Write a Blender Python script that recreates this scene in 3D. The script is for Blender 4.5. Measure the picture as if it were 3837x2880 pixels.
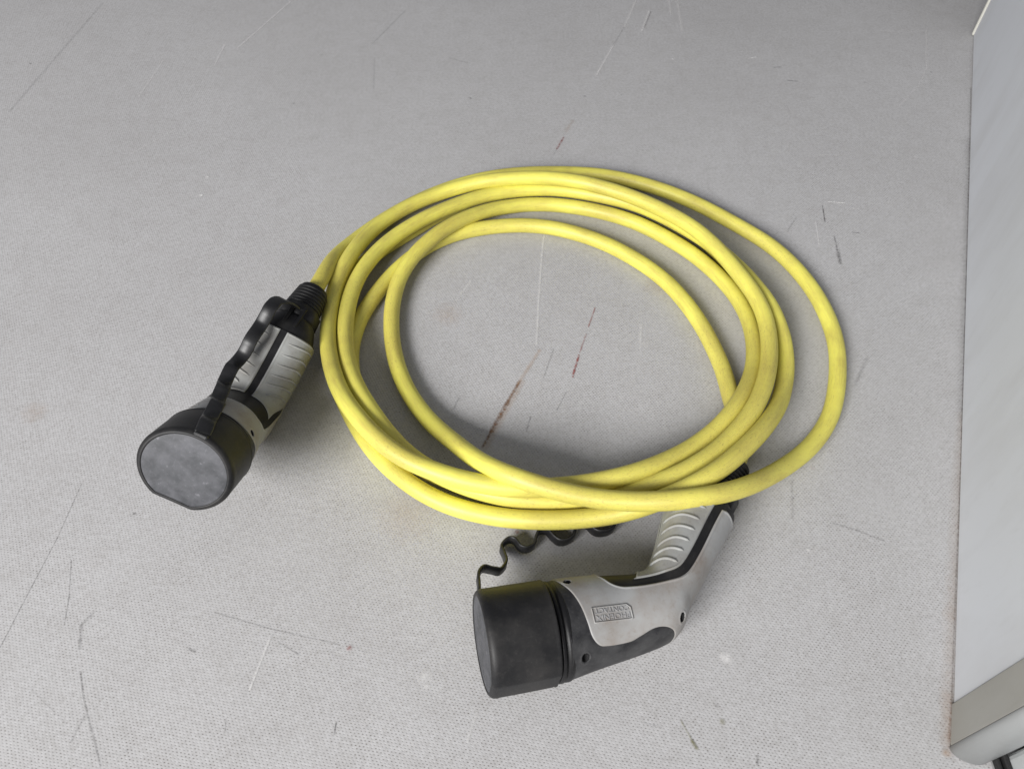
import bpy, math, random
import numpy as np
from mathutils import Matrix, Vector
for o in list(bpy.data.objects): bpy.data.objects.remove(o)
scene = bpy.context.scene
COL = scene.collection
MM = 0.001

# ---------------------------------------------------------------- camera
cam = bpy.data.cameras.new('camera'); cam.lens = 27.03; cam.sensor_width = 36.0
cam.clip_start = 0.01; cam.clip_end = 50
camo = bpy.data.objects.new('camera', cam); COL.objects.link(camo)
camo.location = (0, -0.40627, 0.52); camo.rotation_euler = (math.radians(38), 0, 0)
scene.camera = camo
# ---------------------------------------------------------------- light: daylight through the open rear of the van
world = bpy.data.worlds.new('World'); scene.world = world; world.use_nodes = True
bg = world.node_tree.nodes['Background']
bg.inputs['Color'].default_value = (0.90, 0.92, 1.0, 1); bg.inputs['Strength'].default_value = 0.24
def area(name, loc, target, sx, sy, power, color):
    l = bpy.data.lights.new(name, 'AREA'); l.shape = 'RECTANGLE'; l.size = sx; l.size_y = sy
    l.energy = power; l.color = color
    o = bpy.data.objects.new(name, l); COL.objects.link(o); o.location = loc
    o.rotation_euler = (Vector(target) - Vector(loc)).to_track_quat('-Z', 'Y').to_euler()
    return o
area('doorway_light', (-1.65, -2.35, 1.8), (-0.25, 0.15, 0), 1.6, 1.15, 188, (1.0, 0.988, 0.975))
scene.view_settings.view_transform = 'Standard'; scene.view_settings.look = 'None'
scene.view_settings.exposure = 0.0; scene.view_settings.gamma = 1.0
scene.view_settings.use_curve_mapping = False
scene.render.engine = 'CYCLES'

# ---------------------------------------------------------------- helpers
def link(name, verts, faces, mat, parent=None, smooth=True, scale=MM):
    me = bpy.data.meshes.new(name)
    v = (np.asarray(verts, float) * scale).tolist()
    me.from_pydata(v, [], [tuple(int(i) for i in f) for f in faces])
    me.update()
    if smooth: me.polygons.foreach_set('use_smooth', [True] * len(me.polygons))
    if mat is not None:
        for m in (mat if isinstance(mat, (list, tuple)) else [mat]): me.materials.append(m)
    o = bpy.data.objects.new(name, me); COL.objects.link(o)
    if parent is not None: o.parent = parent
    return o
def tag(o, label=None, cat=None, group=None, kind=None):
    if label: o['label'] = label
    if cat: o['category'] = cat
    if group: o['group'] = group
    if kind: o['kind'] = kind
    return o
def grid_faces(nu, nv, close_v=True, cap0=False, cap1=False):
    f = []
    for i in range(nu - 1):
        for j in range(nv if close_v else nv - 1):
            k = (j + 1) % nv
            f.append((i*nv + j, i*nv + k, (i+1)*nv + k, (i+1)*nv + j))
    if cap0: f.append(tuple(range(nv - 1, -1, -1)))
    if cap1: f.append(tuple(range((nu-1)*nv, nu*nv)))
    return f
def catmull(P, n, t=None):
    P = np.asarray(P, float)
    if t is None: t = np.r_[0, np.cumsum(np.sqrt(np.linalg.norm(np.diff(P[:, :2], axis=0), axis=1)) + 1e-9)]
    m = np.zeros_like(P); m[1:-1] = (P[2:] - P[:-2]) / (t[2:] - t[:-2])[:, None]
    m[0] = (P[1]-P[0])/(t[1]-t[0]); m[-1] = (P[-1]-P[-2])/(t[-1]-t[-2])
    q = np.linspace(0, t[-1], n); i = np.clip(np.searchsorted(t, q, side='right') - 1, 0, len(t) - 2)
    h = (t[i+1]-t[i]); s = ((q - t[i]) / h)[:, None]; h = h[:, None]
    return (2*s**3-3*s**2+1)*P[i] + (s**3-2*s**2+s)*h*m[i] + (-2*s**3+3*s**2)*P[i+1] + (s**3-s**2)*h*m[i+1]
def tube(path, rad, seg=14, ring=None):
    """sweep a round section along a 3D path with a parallel-transported frame"""
    P = np.asarray(path, float); n = len(P)
    T = np.gradient(P, axis=0); T /= np.linalg.norm(T, axis=1)[:, None]
    N = np.zeros_like(P); a = np.array([0, 0, 1.0])
    if abs(T[0] @ a) > .9: a = np.array([1.0, 0, 0])
    v = a - T[0]*(a @ T[0]); N[0] = v/np.linalg.norm(v)
    for i in range(1, n):
        v = N[i-1] - T[i]*(N[i-1] @ T[i]); N[i] = v/np.linalg.norm(v)
    B = np.cross(T, N); rad = np.broadcast_to(np.asarray(rad, float), (n,))
    ph = np.linspace(0, 2*np.pi, seg, endpoint=False)
    V = P[:, None] + rad[:, None, None]*(np.cos(ph)[None, :, None]*N[:, None] + np.sin(ph)[None, :, None]*B[:, None])
    return V.reshape(-1, 3), grid_faces(n, seg, True, True, True)
def box(x0, x1, y0, y1, z0, z1):
    v = [(x, y, z) for z in (z0, z1) for x, y in ((x0, y0), (x1, y0), (x1, y1), (x0, y1))]
    f = [(3, 2, 1, 0), (4, 5, 6, 7), (0, 1, 5, 4), (1, 2, 6, 5), (2, 3, 7, 6), (3, 0, 4, 7)]
    return v, f
def bevel(o, w, seg=2):
    b = o.modifiers.new('bevel', 'BEVEL'); b.width = w*MM; b.segments = seg; b.limit_method = 'ANGLE'
    return o

# ---------------------------------------------------------------- materials
class NT:
    def __init__(s, name):
        s.m = bpy.data.materials.new(name); s.m.use_nodes = True; s.t = s.m.node_tree
        s.b = s.t.nodes['Principled BSDF']; s.out = s.t.nodes['Material Output']
    def n(s, typ, **k):
        nd = s.t.nodes.new(typ)
        for a, v in k.items():
            if a.startswith('i_'):
                key = a[2:]; nd.inputs[int(key) if key.isdigit() else key.replace('_', ' ')].default_value = v
            else: setattr(nd, a, v)
        return nd
    def l(s, a, b): s.t.links.new(a, b)
    def math(s, op, a, b=None, c=None, clamp=False):
        nd = s.t.nodes.new('ShaderNodeMath'); nd.operation = op; nd.use_clamp = clamp
        for i, v in enumerate((a, b, c)):
            if v is None: continue
            if isinstance(v, (int, float)): nd.inputs[i].default_value = v
            else: s.l(v, nd.inputs[i])
        return nd.outputs[0]
    def noise(s, vec, scale, detail=4, rough=.55):
        nd = s.n('ShaderNodeTexNoise'); nd.inputs['Scale'].default_value = scale
        nd.inputs['Detail'].default_value = detail; nd.inputs['Roughness'].default_value = rough
        if vec is not None: s.l(vec, nd.inputs['Vector'])
        return nd.outputs['Fac']
    def ramp(s, fac, p0, p1, c0=(0, 0, 0, 1), c1=(1, 1, 1, 1)):
        nd = s.n('ShaderNodeValToRGB'); e = nd.color_ramp.elements
        e[0].position, e[1].position, e[0].color, e[1].color = p0, p1, c0, c1
        s.l(fac, nd.inputs[0]); return nd.outputs[0]
    def mix(s, fac, a, b, typ='MIX'):
        nd = s.n('ShaderNodeMix', data_type='RGBA', blend_type=typ)
        for v, k in ((fac, 0), (a, 6), (b, 7)):
            if isinstance(v, (int, float)): nd.inputs[k].default_value = v
            elif isinstance(v, tuple): nd.inputs[k].default_value = v if len(v) == 4 else (*v, 1)
            else: s.l(v, nd.inputs[k])
        return nd.outputs[2]
    def bump(s, h, strength, dist):
        nd = s.n('ShaderNodeBump'); nd.inputs['Strength'].default_value = strength; nd.inputs['Distance'].default_value = dist
        s.l(h, nd.inputs['Height']); s.l(nd.outputs[0], s.b.inputs['Normal']); return nd

def plastic(name, col, dust, rough=.5, dust_amt=.35, scale=35, spec=.4, fine=900, bump=.12, scratch=.3, specks=.0):
    k = NT(name); tc = k.n('ShaderNodeTexCoord').outputs['Object']
    n1 = k.noise(tc, scale, 6, .6); n2 = k.noise(tc, scale*7, 3, .7)
    d = k.math('MULTIPLY', k.ramp(n1, .40, .72), dust_amt)
    d2 = k.math('ADD', d, k.math('MULTIPLY', k.ramp(n2, .55, .8), dust_amt*.5), clamp=True)
    for ang, sc in (((.3, .2, .5), (1, .045, 1)), ((1.1, -.4, -.9), (.05, 1, 1))):     # fine handling scratches
        mp = k.n('ShaderNodeMapping'); mp.inputs['Rotation'].default_value = ang; mp.inputs['Scale'].default_value = sc; k.l(tc, mp.inputs[0])
        sc_ = k.ramp(k.noise(mp.outputs[0], 520, 3, .6), .66, .74)
        d2 = k.math('ADD', d2, k.math('MULTIPLY', k.math('MULTIPLY', sc_, k.ramp(n1, .45, .65)), scratch), clamp=True)
    if specks:
        d2 = k.math('ADD', d2, k.math('MULTIPLY', k.ramp(k.noise(tc, 240, 2, .5), .70, .76), 2.0*specks), clamp=True)
    k.l(k.mix(d2, col, dust), k.b.inputs['Base Color'])
    k.b.inputs['Specular IOR Level'].default_value = spec
    k.l(k.math('ADD', k.math('MULTIPLY', n1, .25), rough - .12), k.b.inputs['Roughness'])
    k.bump(k.noise(tc, fine, 2, .5), bump, .0003)
    return k.m
M_BLACK = plastic('worn_black_plastic', (.008, .008, .009), (.038, .036, .034), .46, .45, 45, .28)
M_SKIRT = plastic('scuffed_dark_plastic', (.017, .017, .019), (.10, .10, .10), .5, .6, 60)
M_CAP = plastic('dusty_black_cap', (.012, .012, .013), (.07, .066, .062), .5, .45, 30, .28, scratch=.55)
M_FACE = plastic('scuffed_lit_cap_face', (.037, .039, .044), (.125, .125, .138), .52, .75, 60, scratch=.8, specks=.5)  # greyer base than the cap: dust plus reflected light put into the colour
M_STRAP = plastic('black_rubber_strap', (.010, .010, .011), (.04, .04, .04), .42, .4, 70, .5)
M_GREY = plastic('grey_plastic', (.35, .352, .35), (.24, .205, .175), .48, .85, 34, scratch=.5)
M_GRIP = plastic('light_grey_grip', (.32, .325, .315), (.20, .185, .165), .5, .8, 45, scratch=.5)
M_BADGE = plastic('grimy_badge', (.31, .31, .315), (.22, .19, .175), .5, .7, 60)
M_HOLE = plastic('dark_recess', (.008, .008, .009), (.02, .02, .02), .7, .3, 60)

def yellow_cord():
    k = NT('yellow_cable_jacket'); uv = k.n('ShaderNodeUVMap').outputs[0]
    mp = k.n('ShaderNodeMapping'); mp.inputs['Scale'].default_value = (1, .05, 1); k.l(uv, mp.inputs[0])
    tc = k.n('ShaderNodeTexCoord').outputs['Object']
    g1 = k.noise(tc, 16, 5, .62)           # broad grime
    mp3 = k.n('ShaderNodeMapping'); mp3.inputs['Scale'].default_value = (3.2, 2.6, 1); k.l(uv, mp3.inputs[0])
    g2 = k.noise(mp3.outputs[0], 3.0, 6, .72)  # rubbed specks, longer along the jacket
    mp2 = k.n('ShaderNodeMapping'); mp2.inputs['Scale'].default_value = (1.1, .55, 1); k.l(uv, mp2.inputs[0])
    st = k.noise(mp2.outputs[0], 2.2, 5, .6)   # smears running along the jacket
    a = k.mix(k.ramp(g1, .36, .68), (.79, .74, .135), (.64, .57, .105))
    b = k.mix(k.math('MULTIPLY', k.ramp(st, .46, .73), .52), a, (.40, .31, .08))
    c = k.mix(k.math('MULTIPLY', k.math('MULTIPLY', k.ramp(g2, .56, .72), k.ramp(g1, .36, .56)), .75), b, (.24, .18, .07))
    mp4 = k.n('ShaderNodeMapping'); mp4.inputs['Scale'].default_value = (9, 5, 1); k.l(uv, mp4.inputs[0])
    patch = k.ramp(k.noise(tc, 9, 3, .6), .42, .57)
    sp = k.math('MULTIPLY', k.ramp(k.noise(mp4.outputs[0], 3.4, 4, .65), .57, .70), patch)
    c = k.mix(k.math('MULTIPLY', patch, .30), c, (.47, .38, .10))
    c = k.mix(k.math('MULTIPLY', sp, .9), c, (.17, .125, .055))      # black rub marks, in patches
    k.l(c, k.b.inputs['Base Color'])
    k.b.inputs['Specular IOR Level'].default_value = .5
    k.l(k.math('ADD', k.math('MULTIPLY', st, .22), .38), k.b.inputs['Roughness'])
    k.b.inputs['Subsurface Weight'].default_value = .06
    k.b.inputs['Subsurface Radius'].default_value = (.003, .002, .0005)
    k.b.inputs['Subsurface Scale'].default_value = .6
    k.bump(k.noise(tc, 420, 3, .6), .10, .0006)
    return k.m
M_CORD = yellow_cord()

def floor_mat():
    k = NT('grey_textured_vinyl'); geo = k.n('ShaderNodeNewGeometry').outputs['Position']
    rot = k.n('ShaderNodeVectorRotate', rotation_type='Z_AXIS'); rot.inputs['Angle'].default_value = math.radians(9)
    k.l(geo, rot.inputs['Vector'])
    wob = k.noise(geo, 28, 2, .5)
    sep = k.n('ShaderNodeSeparateXYZ'); k.l(rot.outputs[0], sep.inputs[0])
    x = k.math('DIVIDE', sep.outputs[0], .0026); y = k.math('DIVIDE', sep.outputs[1], .00175)
    y = k.math('ADD', y, k.math('MULTIPLY', wob, .9)); 
    row = k.math('FLOOR', y)
    x2 = k.math('ADD', x, k.math('MULTIPLY', row, .5))
    fx = k.math('SUBTRACT', k.math('FRACT', x2), .5); fy = k.math('SUBTRACT', k.math('FRACT', y), .5)
    ex = k.math('MULTIPLY', fx, 2.0); ey = k.math('MULTIPLY', fy, 2.3)
    r = k.math('SQRT', k.math('ADD', k.math('MULTIPLY', ex, ex), k.math('MULTIPLY', ey, ey)))
    dent = k.math('SUBTRACT', 1.0, k.math('DIVIDE', r, .62), clamp=True)
    # every dent is filled with dirt to a different degree
    cell = k.n('ShaderNodeCombineXYZ'); k.l(k.math('FLOOR', x2), cell.inputs[0]); k.l(row, cell.inputs[1])
    wn = k.n('ShaderNodeTexWhiteNoise', noise_dimensions='2D'); k.l(cell.outputs[0], wn.inputs['Vector'])
    patch = k.ramp(k.noise(geo, 22, 5, .6), .34, .66)
    amt = k.math('MULTIPLY', k.math('ADD', k.math('MULTIPLY', k.math('POWER', wn.outputs['Value'], 1.5), 1.05), .18), k.math('ADD', k.math('MULTIPLY', patch, .55), .5))
    dirt = k.math('MULTIPLY', k.math('MULTIPLY', dent, 1.4, clamp=True), amt)
    broad = k.noise(geo, 5, 5, .6); mid = k.noise(geo, 55, 5, .65); fine = k.noise(geo, 700, 3, .6)
    base = k.mix(k.ramp(broad, .32, .70), (.475, .470, .472), (.425, .418, .418))
    base = k.mix(k.math('MULTIPLY', k.ramp(mid, .46, .74), .36), base, (.34, .325, .315))
    base = k.mix(k.math('MULTIPLY', k.ramp(fine, .42, .70), .34), base, (.58, .58, .59))
    base = k.mix(k.math('MULTIPLY', k.ramp(k.noise(geo, 330, 3, .6), .42, .64), .30), base, (.27, .26, .25))
    base = k.mix(k.math('MULTIPLY', k.ramp(k.noise(geo, 130, 4, .65), .50, .70), .10), base, (.60, .60, .605))
    k.l(k.mix(k.math('MULTIPLY', dirt, .82), base, (.15, .135, .125)), k.b.inputs['Base Color'])
    k.b.inputs['Roughness'].default_value = .62
    k.b.inputs['Specular IOR Level'].default_value = .3
    h = k.math('SUBTRACT', k.math('MULTIPLY', fine, .35), k.math('MULTIPLY', dent, 1.0))
    k.bump(h, .55, .0003)
    return k.m
M_FLOOR = floor_mat()

def wall_mat(name, col, dirt, amt=.35, rough=.45):
    k = NT(name); geo = k.n('ShaderNodeNewGeometry').outputs['Position']
    mp = k.n('ShaderNodeMapping'); mp.inputs['Scale'].default_value = (1, 1, .35); k.l(geo, mp.inputs[0])
    a = k.ramp(k.noise(mp.outputs[0], 14, 6, .6), .42, .75); b = k.ramp(k.noise(mp.outputs[0], 90, 4, .6), .58, .8)
    c = k.mix(k.math('MULTIPLY', a, amt), col, dirt); c = k.mix(k.math('MULTIPLY', b, amt*.5), c, dirt)
    k.l(c, k.b.inputs['Base Color']); k.b.inputs['Roughness'].default_value = rough
    k.bump(k.noise(geo, 260, 3, .5), .08, .0005)
    return k.m
M_BOARD = wall_mat('pale_board', (.66, .68, .71), (.50, .50, .50), .5)
M_BEIGE = wall_mat('beige_edge_band', (.37, .365, .335), (.25, .235, .20), .6)
M_CREAM = wall_mat('cream_edge', (.58, .57, .52), (.40, .38, .33), .4)
M_WHITE = wall_mat('white_painted_trim', (.42, .435, .435), (.26, .25, .23), .5)
M_RUBBER = wall_mat('black_rubber_seal', (.015, .015, .015), (.05, .05, .05), .3, .6)
M_STEEL = wall_mat('grey_body_steel', (.22, .22, .22), (.15, .15, .15), .3, .6)

# ---------------------------------------------------------------- setting: van floor and its marks
fl = link('floor', [(-1600, -1100, 0), (1500, -1100, 0), (1500, 2200, 0), (-1600, 2200, 0)], [(0, 1, 2, 3)], M_FLOOR, smooth=False)
tag(fl, 'grey dimpled anti-slip vinyl van floor with scuffs', None, None, 'structure')
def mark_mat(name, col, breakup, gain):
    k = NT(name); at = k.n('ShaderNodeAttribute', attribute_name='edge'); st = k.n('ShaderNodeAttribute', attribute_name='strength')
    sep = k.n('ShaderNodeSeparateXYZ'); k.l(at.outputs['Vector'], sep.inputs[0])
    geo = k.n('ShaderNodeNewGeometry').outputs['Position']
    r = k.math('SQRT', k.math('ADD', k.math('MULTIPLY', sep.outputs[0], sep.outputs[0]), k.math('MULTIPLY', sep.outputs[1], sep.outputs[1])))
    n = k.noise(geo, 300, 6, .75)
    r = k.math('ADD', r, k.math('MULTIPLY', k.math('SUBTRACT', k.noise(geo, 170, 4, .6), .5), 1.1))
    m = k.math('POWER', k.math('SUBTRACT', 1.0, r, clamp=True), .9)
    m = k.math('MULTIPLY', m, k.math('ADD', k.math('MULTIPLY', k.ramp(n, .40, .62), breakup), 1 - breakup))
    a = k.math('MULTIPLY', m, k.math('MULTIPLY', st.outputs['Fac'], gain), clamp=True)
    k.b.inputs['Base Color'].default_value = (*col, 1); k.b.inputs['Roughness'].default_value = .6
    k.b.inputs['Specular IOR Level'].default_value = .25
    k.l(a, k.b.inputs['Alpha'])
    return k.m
MARKS = [
(6.4,3,-5.1,-21.7,1.9,'r',0.8),(-3.9,-19.8,-16.7,-48.2,2.5,'r',0.95),(-16.7,-48.2,-23.5,-64,1.8,'r',0.7),(24.3,37.6,5.6,1,2.4,'o',0.6),(8.8,2,-20.9,-64.4,3.4,'o',0.5),
(32.8,193.4,29.8,166.6,1.5,'w',0.5),(29.8,166.6,25.3,105.2,1.5,'w',0.5),(25.3,105.2,21.9,45.2,1.5,'w',0.5),(77.1,89.6,69.6,66.4,0.9,'p',0.75),(67,57.4,59.9,35.4,1,'p',0.5),
(58.9,32.2,52.4,8.1,1.3,'p',0.95),(46.6,-7.5,37.6,-27,0.8,'d',0.4),(37.1,40.3,27.2,7.1,1,'d',0.3),(15.4,-34.2,11.8,-48.6,1.1,'d',0.45),(-45.1,-14.9,-48.8,-26.1,1.2,'d',0.4),
(-39.1,126.2,-51.7,101,1.7,'w',0.4),(-59.8,81.4,-59.4,81.1,17,'o',0.35),(138.4,117.5,138.8,117.2,14,'o',0.22),(-147.8,654.5,-183.4,566.4,2,'d',0.25),(-176.5,531.8,-169.6,458.5,1.6,'d',0.22),
(-80.8,531.8,-54.2,518.3,1.6,'d',0.3),(-50.4,439.3,-49.8,438.8,2,'d',0.85),(88.2,443.3,88.7,442.8,2.1,'d',0.85),(132.8,446.3,133.3,445.8,1.3,'d',0.6),(173.6,682.4,151.6,611.1,2.6,'w',0.45),
(132.7,562.8,105.4,490,2.2,'w',0.5),(151.6,611.1,132.7,562.8,1.6,'d',0.25),(189.4,654.5,173.4,598.8,2.4,'w',0.5),(191.7,651.9,178.1,608.6,1.3,'d',0.5),(232,686.4,227.9,598.8,2.6,'w',0.35),
(220.9,686.4,218.5,646.7,2.2,'w',0.35),(205.8,528.4,206.3,527.8,2.6,'w',0.7),(58.8,357.7,50.6,336.5,1.6,'p',0.8),(71,390.8,62,369.5,3,'o',0.4),(50.6,336.5,46.6,325.3,1,'d',0.3),
(-573,677,-586.1,531.8,2.6,'d',0.22),(-586.1,531.8,-596.6,411.7,2.6,'d',0.22),(-310.2,682.4,-357.2,555.8,1.8,'w',0.4),(-375.9,564,-377.3,516.1,1.6,'w',0.35),(-445.4,526.2,-452,441.3,1.6,'w',0.22),
(-389.1,374.1,-427.8,325.3,1.6,'w',0.22),(-331.2,286.2,-330.6,285.8,2.4,'w',0.6),(-330.4,254.5,-329.8,254.2,2.6,'w',0.75),(-613,518.3,-612.2,517.8,2.4,'d',0.6),(-262.5,428.3,-261.8,427.8,1.8,'d',0.5),
(-245.5,539.7,-244.8,539.1,3,'d',0.3),(325.5,237,323.7,225.8,1,'d',0.95),(323.7,225.8,321.7,212,1,'d',0.95),(325.5,189.9,323.4,169.3,1.2,'d',0.6),(323.4,169.3,321.3,150.7,2.4,'d',0.75),
(333.1,243.8,350,241.6,1,'w',0.95),(312.2,212,306.6,174.1,0.9,'w',0.5),(354.1,233.3,362.1,232.5,0.9,'w',0.6),(345.7,195.5,351.2,194.8,1.1,'d',0.8),(487.3,598.8,554.2,598.8,1.7,'w',0.25),
(554.2,598.8,523.1,505.1,1.7,'w',0.25),(523.1,505.1,501.3,466.8,1.7,'w',0.25),(501.3,466.8,462.7,421.4,1.7,'w',0.25),(341.9,478.3,354,476.2,1.5,'d',0.55),(331.5,508.4,340,509.5,1.5,'d',0.55),
(303.9,529.5,314.1,532.9,2,'w',0.55),(436.6,474.1,437.1,473.6,1.8,'d',0.45),(527,497.5,527.4,497,1.9,'d',0.45),(451,321.9,451.4,321.5,3.2,'w',0.4),(338.7,325.3,365.4,324.4,1.2,'w',0.3),
(315.2,369.5,315.6,369,1.6,'w',0.45),(-335.5,-98.4,-337.6,-144.4,0.55,'d',0.6),(-337.6,-144.4,-343.7,-197.8,0.55,'d',0.6),(-343.7,-197.8,-345.2,-212.6,0.55,'d',0.6),(-345.2,-212.6,-346.8,-226,0.55,'d',0.6),
(-320.9,-162.5,-312.6,-190.7,0.5,'d',0.65),(-312.6,-190.7,-308.8,-210.3,0.5,'d',0.65),(-291.5,-201.8,-297,-210.3,1.6,'d',0.4),(-297,-210.3,-292.9,-226.6,1.6,'d',0.4),(-286.7,-242,-279.1,-258.6,0.9,'d',0.5),
(-279.1,-258.6,-254.6,-299.1,0.9,'d',0.5),(-274.2,-269.5,-277.7,-285,1,'d',0.3),(-218.3,-226.9,-214,-228.8,1.1,'d',0.8),(-286.6,-124.3,-286.2,-124.5,1.6,'d',0.9),(-241.2,-290.7,-240.9,-290.8,1.3,'d',0.7),
(-206.7,-201.8,-165.8,-213.2,0.6,'d',0.45),(-165.8,-213.2,-116.6,-224.1,0.6,'d',0.45),(-159.4,-222.2,-143.7,-230.7,0.6,'d',0.5),(-164.8,-218.7,-171.7,-253.3,1.2,'w',0.45),(-112.4,-273.7,-112.6,-280.9,0.6,'d',0.7),
(-183.3,-271.7,-182.2,-279,0.6,'d',0.55),(-285.7,-274,-318.3,-251,0.5,'d',0.2),(143.7,-232.8,144,-233,5.5,'w',0.6),(141.5,-231,141.8,-231.1,2.5,'w',0.5),(108.3,-273.4,115.2,-288.8,0.7,'l',0.6),
(113.2,-285,115.7,-289.3,1.4,'l',0.8),(134.4,-273.4,134.6,-273.5,2.2,'l',0.55),(132.1,-263.5,132.4,-263.6,1.8,'d',0.4),(153.2,-293.6,151.7,-298.3,1.2,'d',0.6),(270.6,-292,270.8,-292.1,3.4,'o',0.9),
(283.4,-256.8,273.1,-290.4,5,'o',0.3),(-57.6,-245.6,-57.3,-245.8,6,'w',0.5),(-56,-251,-55.7,-251.1,3,'w',0.45),(-110,-226,-109.7,-226.1,2.4,'p',0.6),(3.5,-139.8,3.8,-140,1.9,'p',0.75),
(241.6,-132.5,257.4,-138.3,1.2,'d',0.35),(257.4,-138.3,275.6,-147,1.2,'d',0.35),(312.4,28.5,294.8,0,2.2,'d',0.3),(218.7,-96.4,211.9,-128.7,1.6,'d',0.22),(237.7,-83.7,238,-83.9,2,'p',0.3),
(-79.3,-125.5,-78.9,-125.7,26,'o',0.28),(-398.4,-29.4,-397.9,-29.7,13,'o',0.35),(-87.4,-72.8,-87,-73.1,18,'o',0.15),(117.8,47.4,118.2,47.1,7,'w',0.25),(117.9,68.7,114.2,40.8,2,'w',0.4),
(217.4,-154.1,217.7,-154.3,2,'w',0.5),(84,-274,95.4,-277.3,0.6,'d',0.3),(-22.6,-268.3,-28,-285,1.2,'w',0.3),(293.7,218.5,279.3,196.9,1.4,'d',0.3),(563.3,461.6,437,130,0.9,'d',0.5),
(437,130,356.5,-79.4,0.9,'d',0.5),(356.5,-79.4,311.4,-194.1,0.9,'d',0.5),(311.4,-194.1,284.6,-262.6,0.9,'d',0.5),(284.6,-262.6,275.3,-285,1.4,'r',0.4),(374.6,-34.2,305.6,-204.1,7,'o',0.28),  # dark run along the panel: shade of the gap below it, painted in
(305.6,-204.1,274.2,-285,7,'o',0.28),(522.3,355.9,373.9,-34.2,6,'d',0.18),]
MCOL = {'d': ('dark_scuffs_and_gap_shade', (.10, .095, .095), .8, .85), 'w': ('pale_scratches', (.76, .75, .74), .55, 1.6), 'r': ('rusty_streak', (.20, .105, .055), .8, 1.2),
        'p': ('red_scrapes', (.30, .08, .07), .85, 1.25), 'o': ('orange_stains', (.50, .35, .24), .5, .55), 'l': ('olive_specks', (.20, .19, .09), .5, 1.0)}
level = 0.10
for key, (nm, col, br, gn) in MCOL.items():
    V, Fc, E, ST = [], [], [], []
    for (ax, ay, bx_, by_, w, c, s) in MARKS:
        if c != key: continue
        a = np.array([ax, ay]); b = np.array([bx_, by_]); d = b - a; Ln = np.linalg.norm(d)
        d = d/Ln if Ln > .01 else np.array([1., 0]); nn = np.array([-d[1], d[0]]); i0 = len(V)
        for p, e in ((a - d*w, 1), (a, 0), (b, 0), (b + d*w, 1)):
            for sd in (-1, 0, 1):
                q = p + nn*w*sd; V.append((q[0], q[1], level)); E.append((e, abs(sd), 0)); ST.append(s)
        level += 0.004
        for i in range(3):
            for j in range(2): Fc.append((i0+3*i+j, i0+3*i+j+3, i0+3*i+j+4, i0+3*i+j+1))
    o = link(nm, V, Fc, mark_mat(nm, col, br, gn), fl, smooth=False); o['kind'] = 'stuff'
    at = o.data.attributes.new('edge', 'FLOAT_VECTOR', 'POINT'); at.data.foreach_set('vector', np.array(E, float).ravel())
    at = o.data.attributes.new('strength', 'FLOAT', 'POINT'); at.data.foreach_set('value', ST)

# ---------------------------------------------------------------- setting: side panel on the right
wd = np.array([math.sin(math.radians(21.05)), math.cos(math.radians(21.05))]); wn_ = np.array([-wd[1], wd[0]])
W0 = np.array([285.0, -263.0])
def wbox(s0, s1, d0, d1, z0, z1):
    """box along the panel: s = distance along it, d = depth behind its face"""
    v = []
    for z in (z0, z1):
        for s, d in ((s0, d0), (s1, d0), (s1, d1), (s0, d1)):
            p = W0 + wd*s - wn_*d; v.append((p[0], p[1], z))
    return v, [(0, 1, 2, 3), (7, 6, 5, 4), (4, 5, 1, 0), (5, 6, 2, 1), (6, 7, 3, 2), (7, 4, 0, 3)]
sp = bpy.data.objects.new('side_panel', None); COL.objects.link(sp)
tag(sp, 'pale grey upright side panel with beige end strip and rounded white corner', 'wall panel')
bevel(link('board', *wbox(0.4, 908, 0, 17, 2.0, 420), M_BOARD, sp, False), 1.0)
bevel(link('edge_strip', *wbox(-27, 0, -.8, 16, 1.2, 420), M_BEIGE, sp, False), .6)
bevel(link('far_edge_trim', *wbox(908.3, 915, -2.4, 18, 1.0, 420), M_CREAM, sp, False), 2.0, 3)
bevel(link('base_channel', *wbox(2, 906, 3, 14, 0.0, 2.6), M_RUBBER, sp, False), .2)
# rounded corner post: a quarter-round nose on the near end of the panel
prof = []
for i in range(15):
    a = math.pi*i/14
    prof.append((-27.6 - 5.5*math.sin(a), 10 - 11*math.cos(a)))
prof = [(-27.5, -1.0)] + prof + [(-27.5, 21.0)]
cv = []
for z in (0.4, 420):
    for s, d in prof:
        p = W0 + wd*s - wn_*d; cv.append((p[0], p[1], z))
npf = len(prof)
o = link('corner_nose', cv, grid_faces(2, npf, True, True, True), M_WHITE, sp)
o.data.polygons[-1].use_smooth = False; o.data.polygons[-2].use_smooth = False
bevel(link('return_face', *box(296.5, 440, -288, -272, .4, 420), M_WHITE, sp, False), 1.0)
dp = bpy.data.objects.new('door_post', None); COL.objects.link(dp)
tag(dp, 'white painted door post with black rubber seal beside the rounded panel corner', 'door post')
bevel(link('post', *box(306.5, 430, -380, -293, 0, 420), M_WHITE, dp, False), 4, 3)
bevel(link('seal', *box(297.5, 300.5, -380, -289, 0, 5), M_RUBBER, dp, False), 1)
bevel(link('seal', *box(302.5, 306, -380, -289, 0, 6), M_RUBBER, dp, False), 1)
bevel(link('sill', *box(296.8, 306.2, -380, -288.5, 0, 1.2), M_STEEL, dp, False), .3)
bw = link('shade_wall', *wbox(700, 2400, 70, 110, 0, 900), M_STEEL, None, False); tag(bw, 'added grey wall behind the end of the pale panel, to darken the corner', None, None, 'structure')  # added wall, set back behind the panel to darken the far corner

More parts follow.
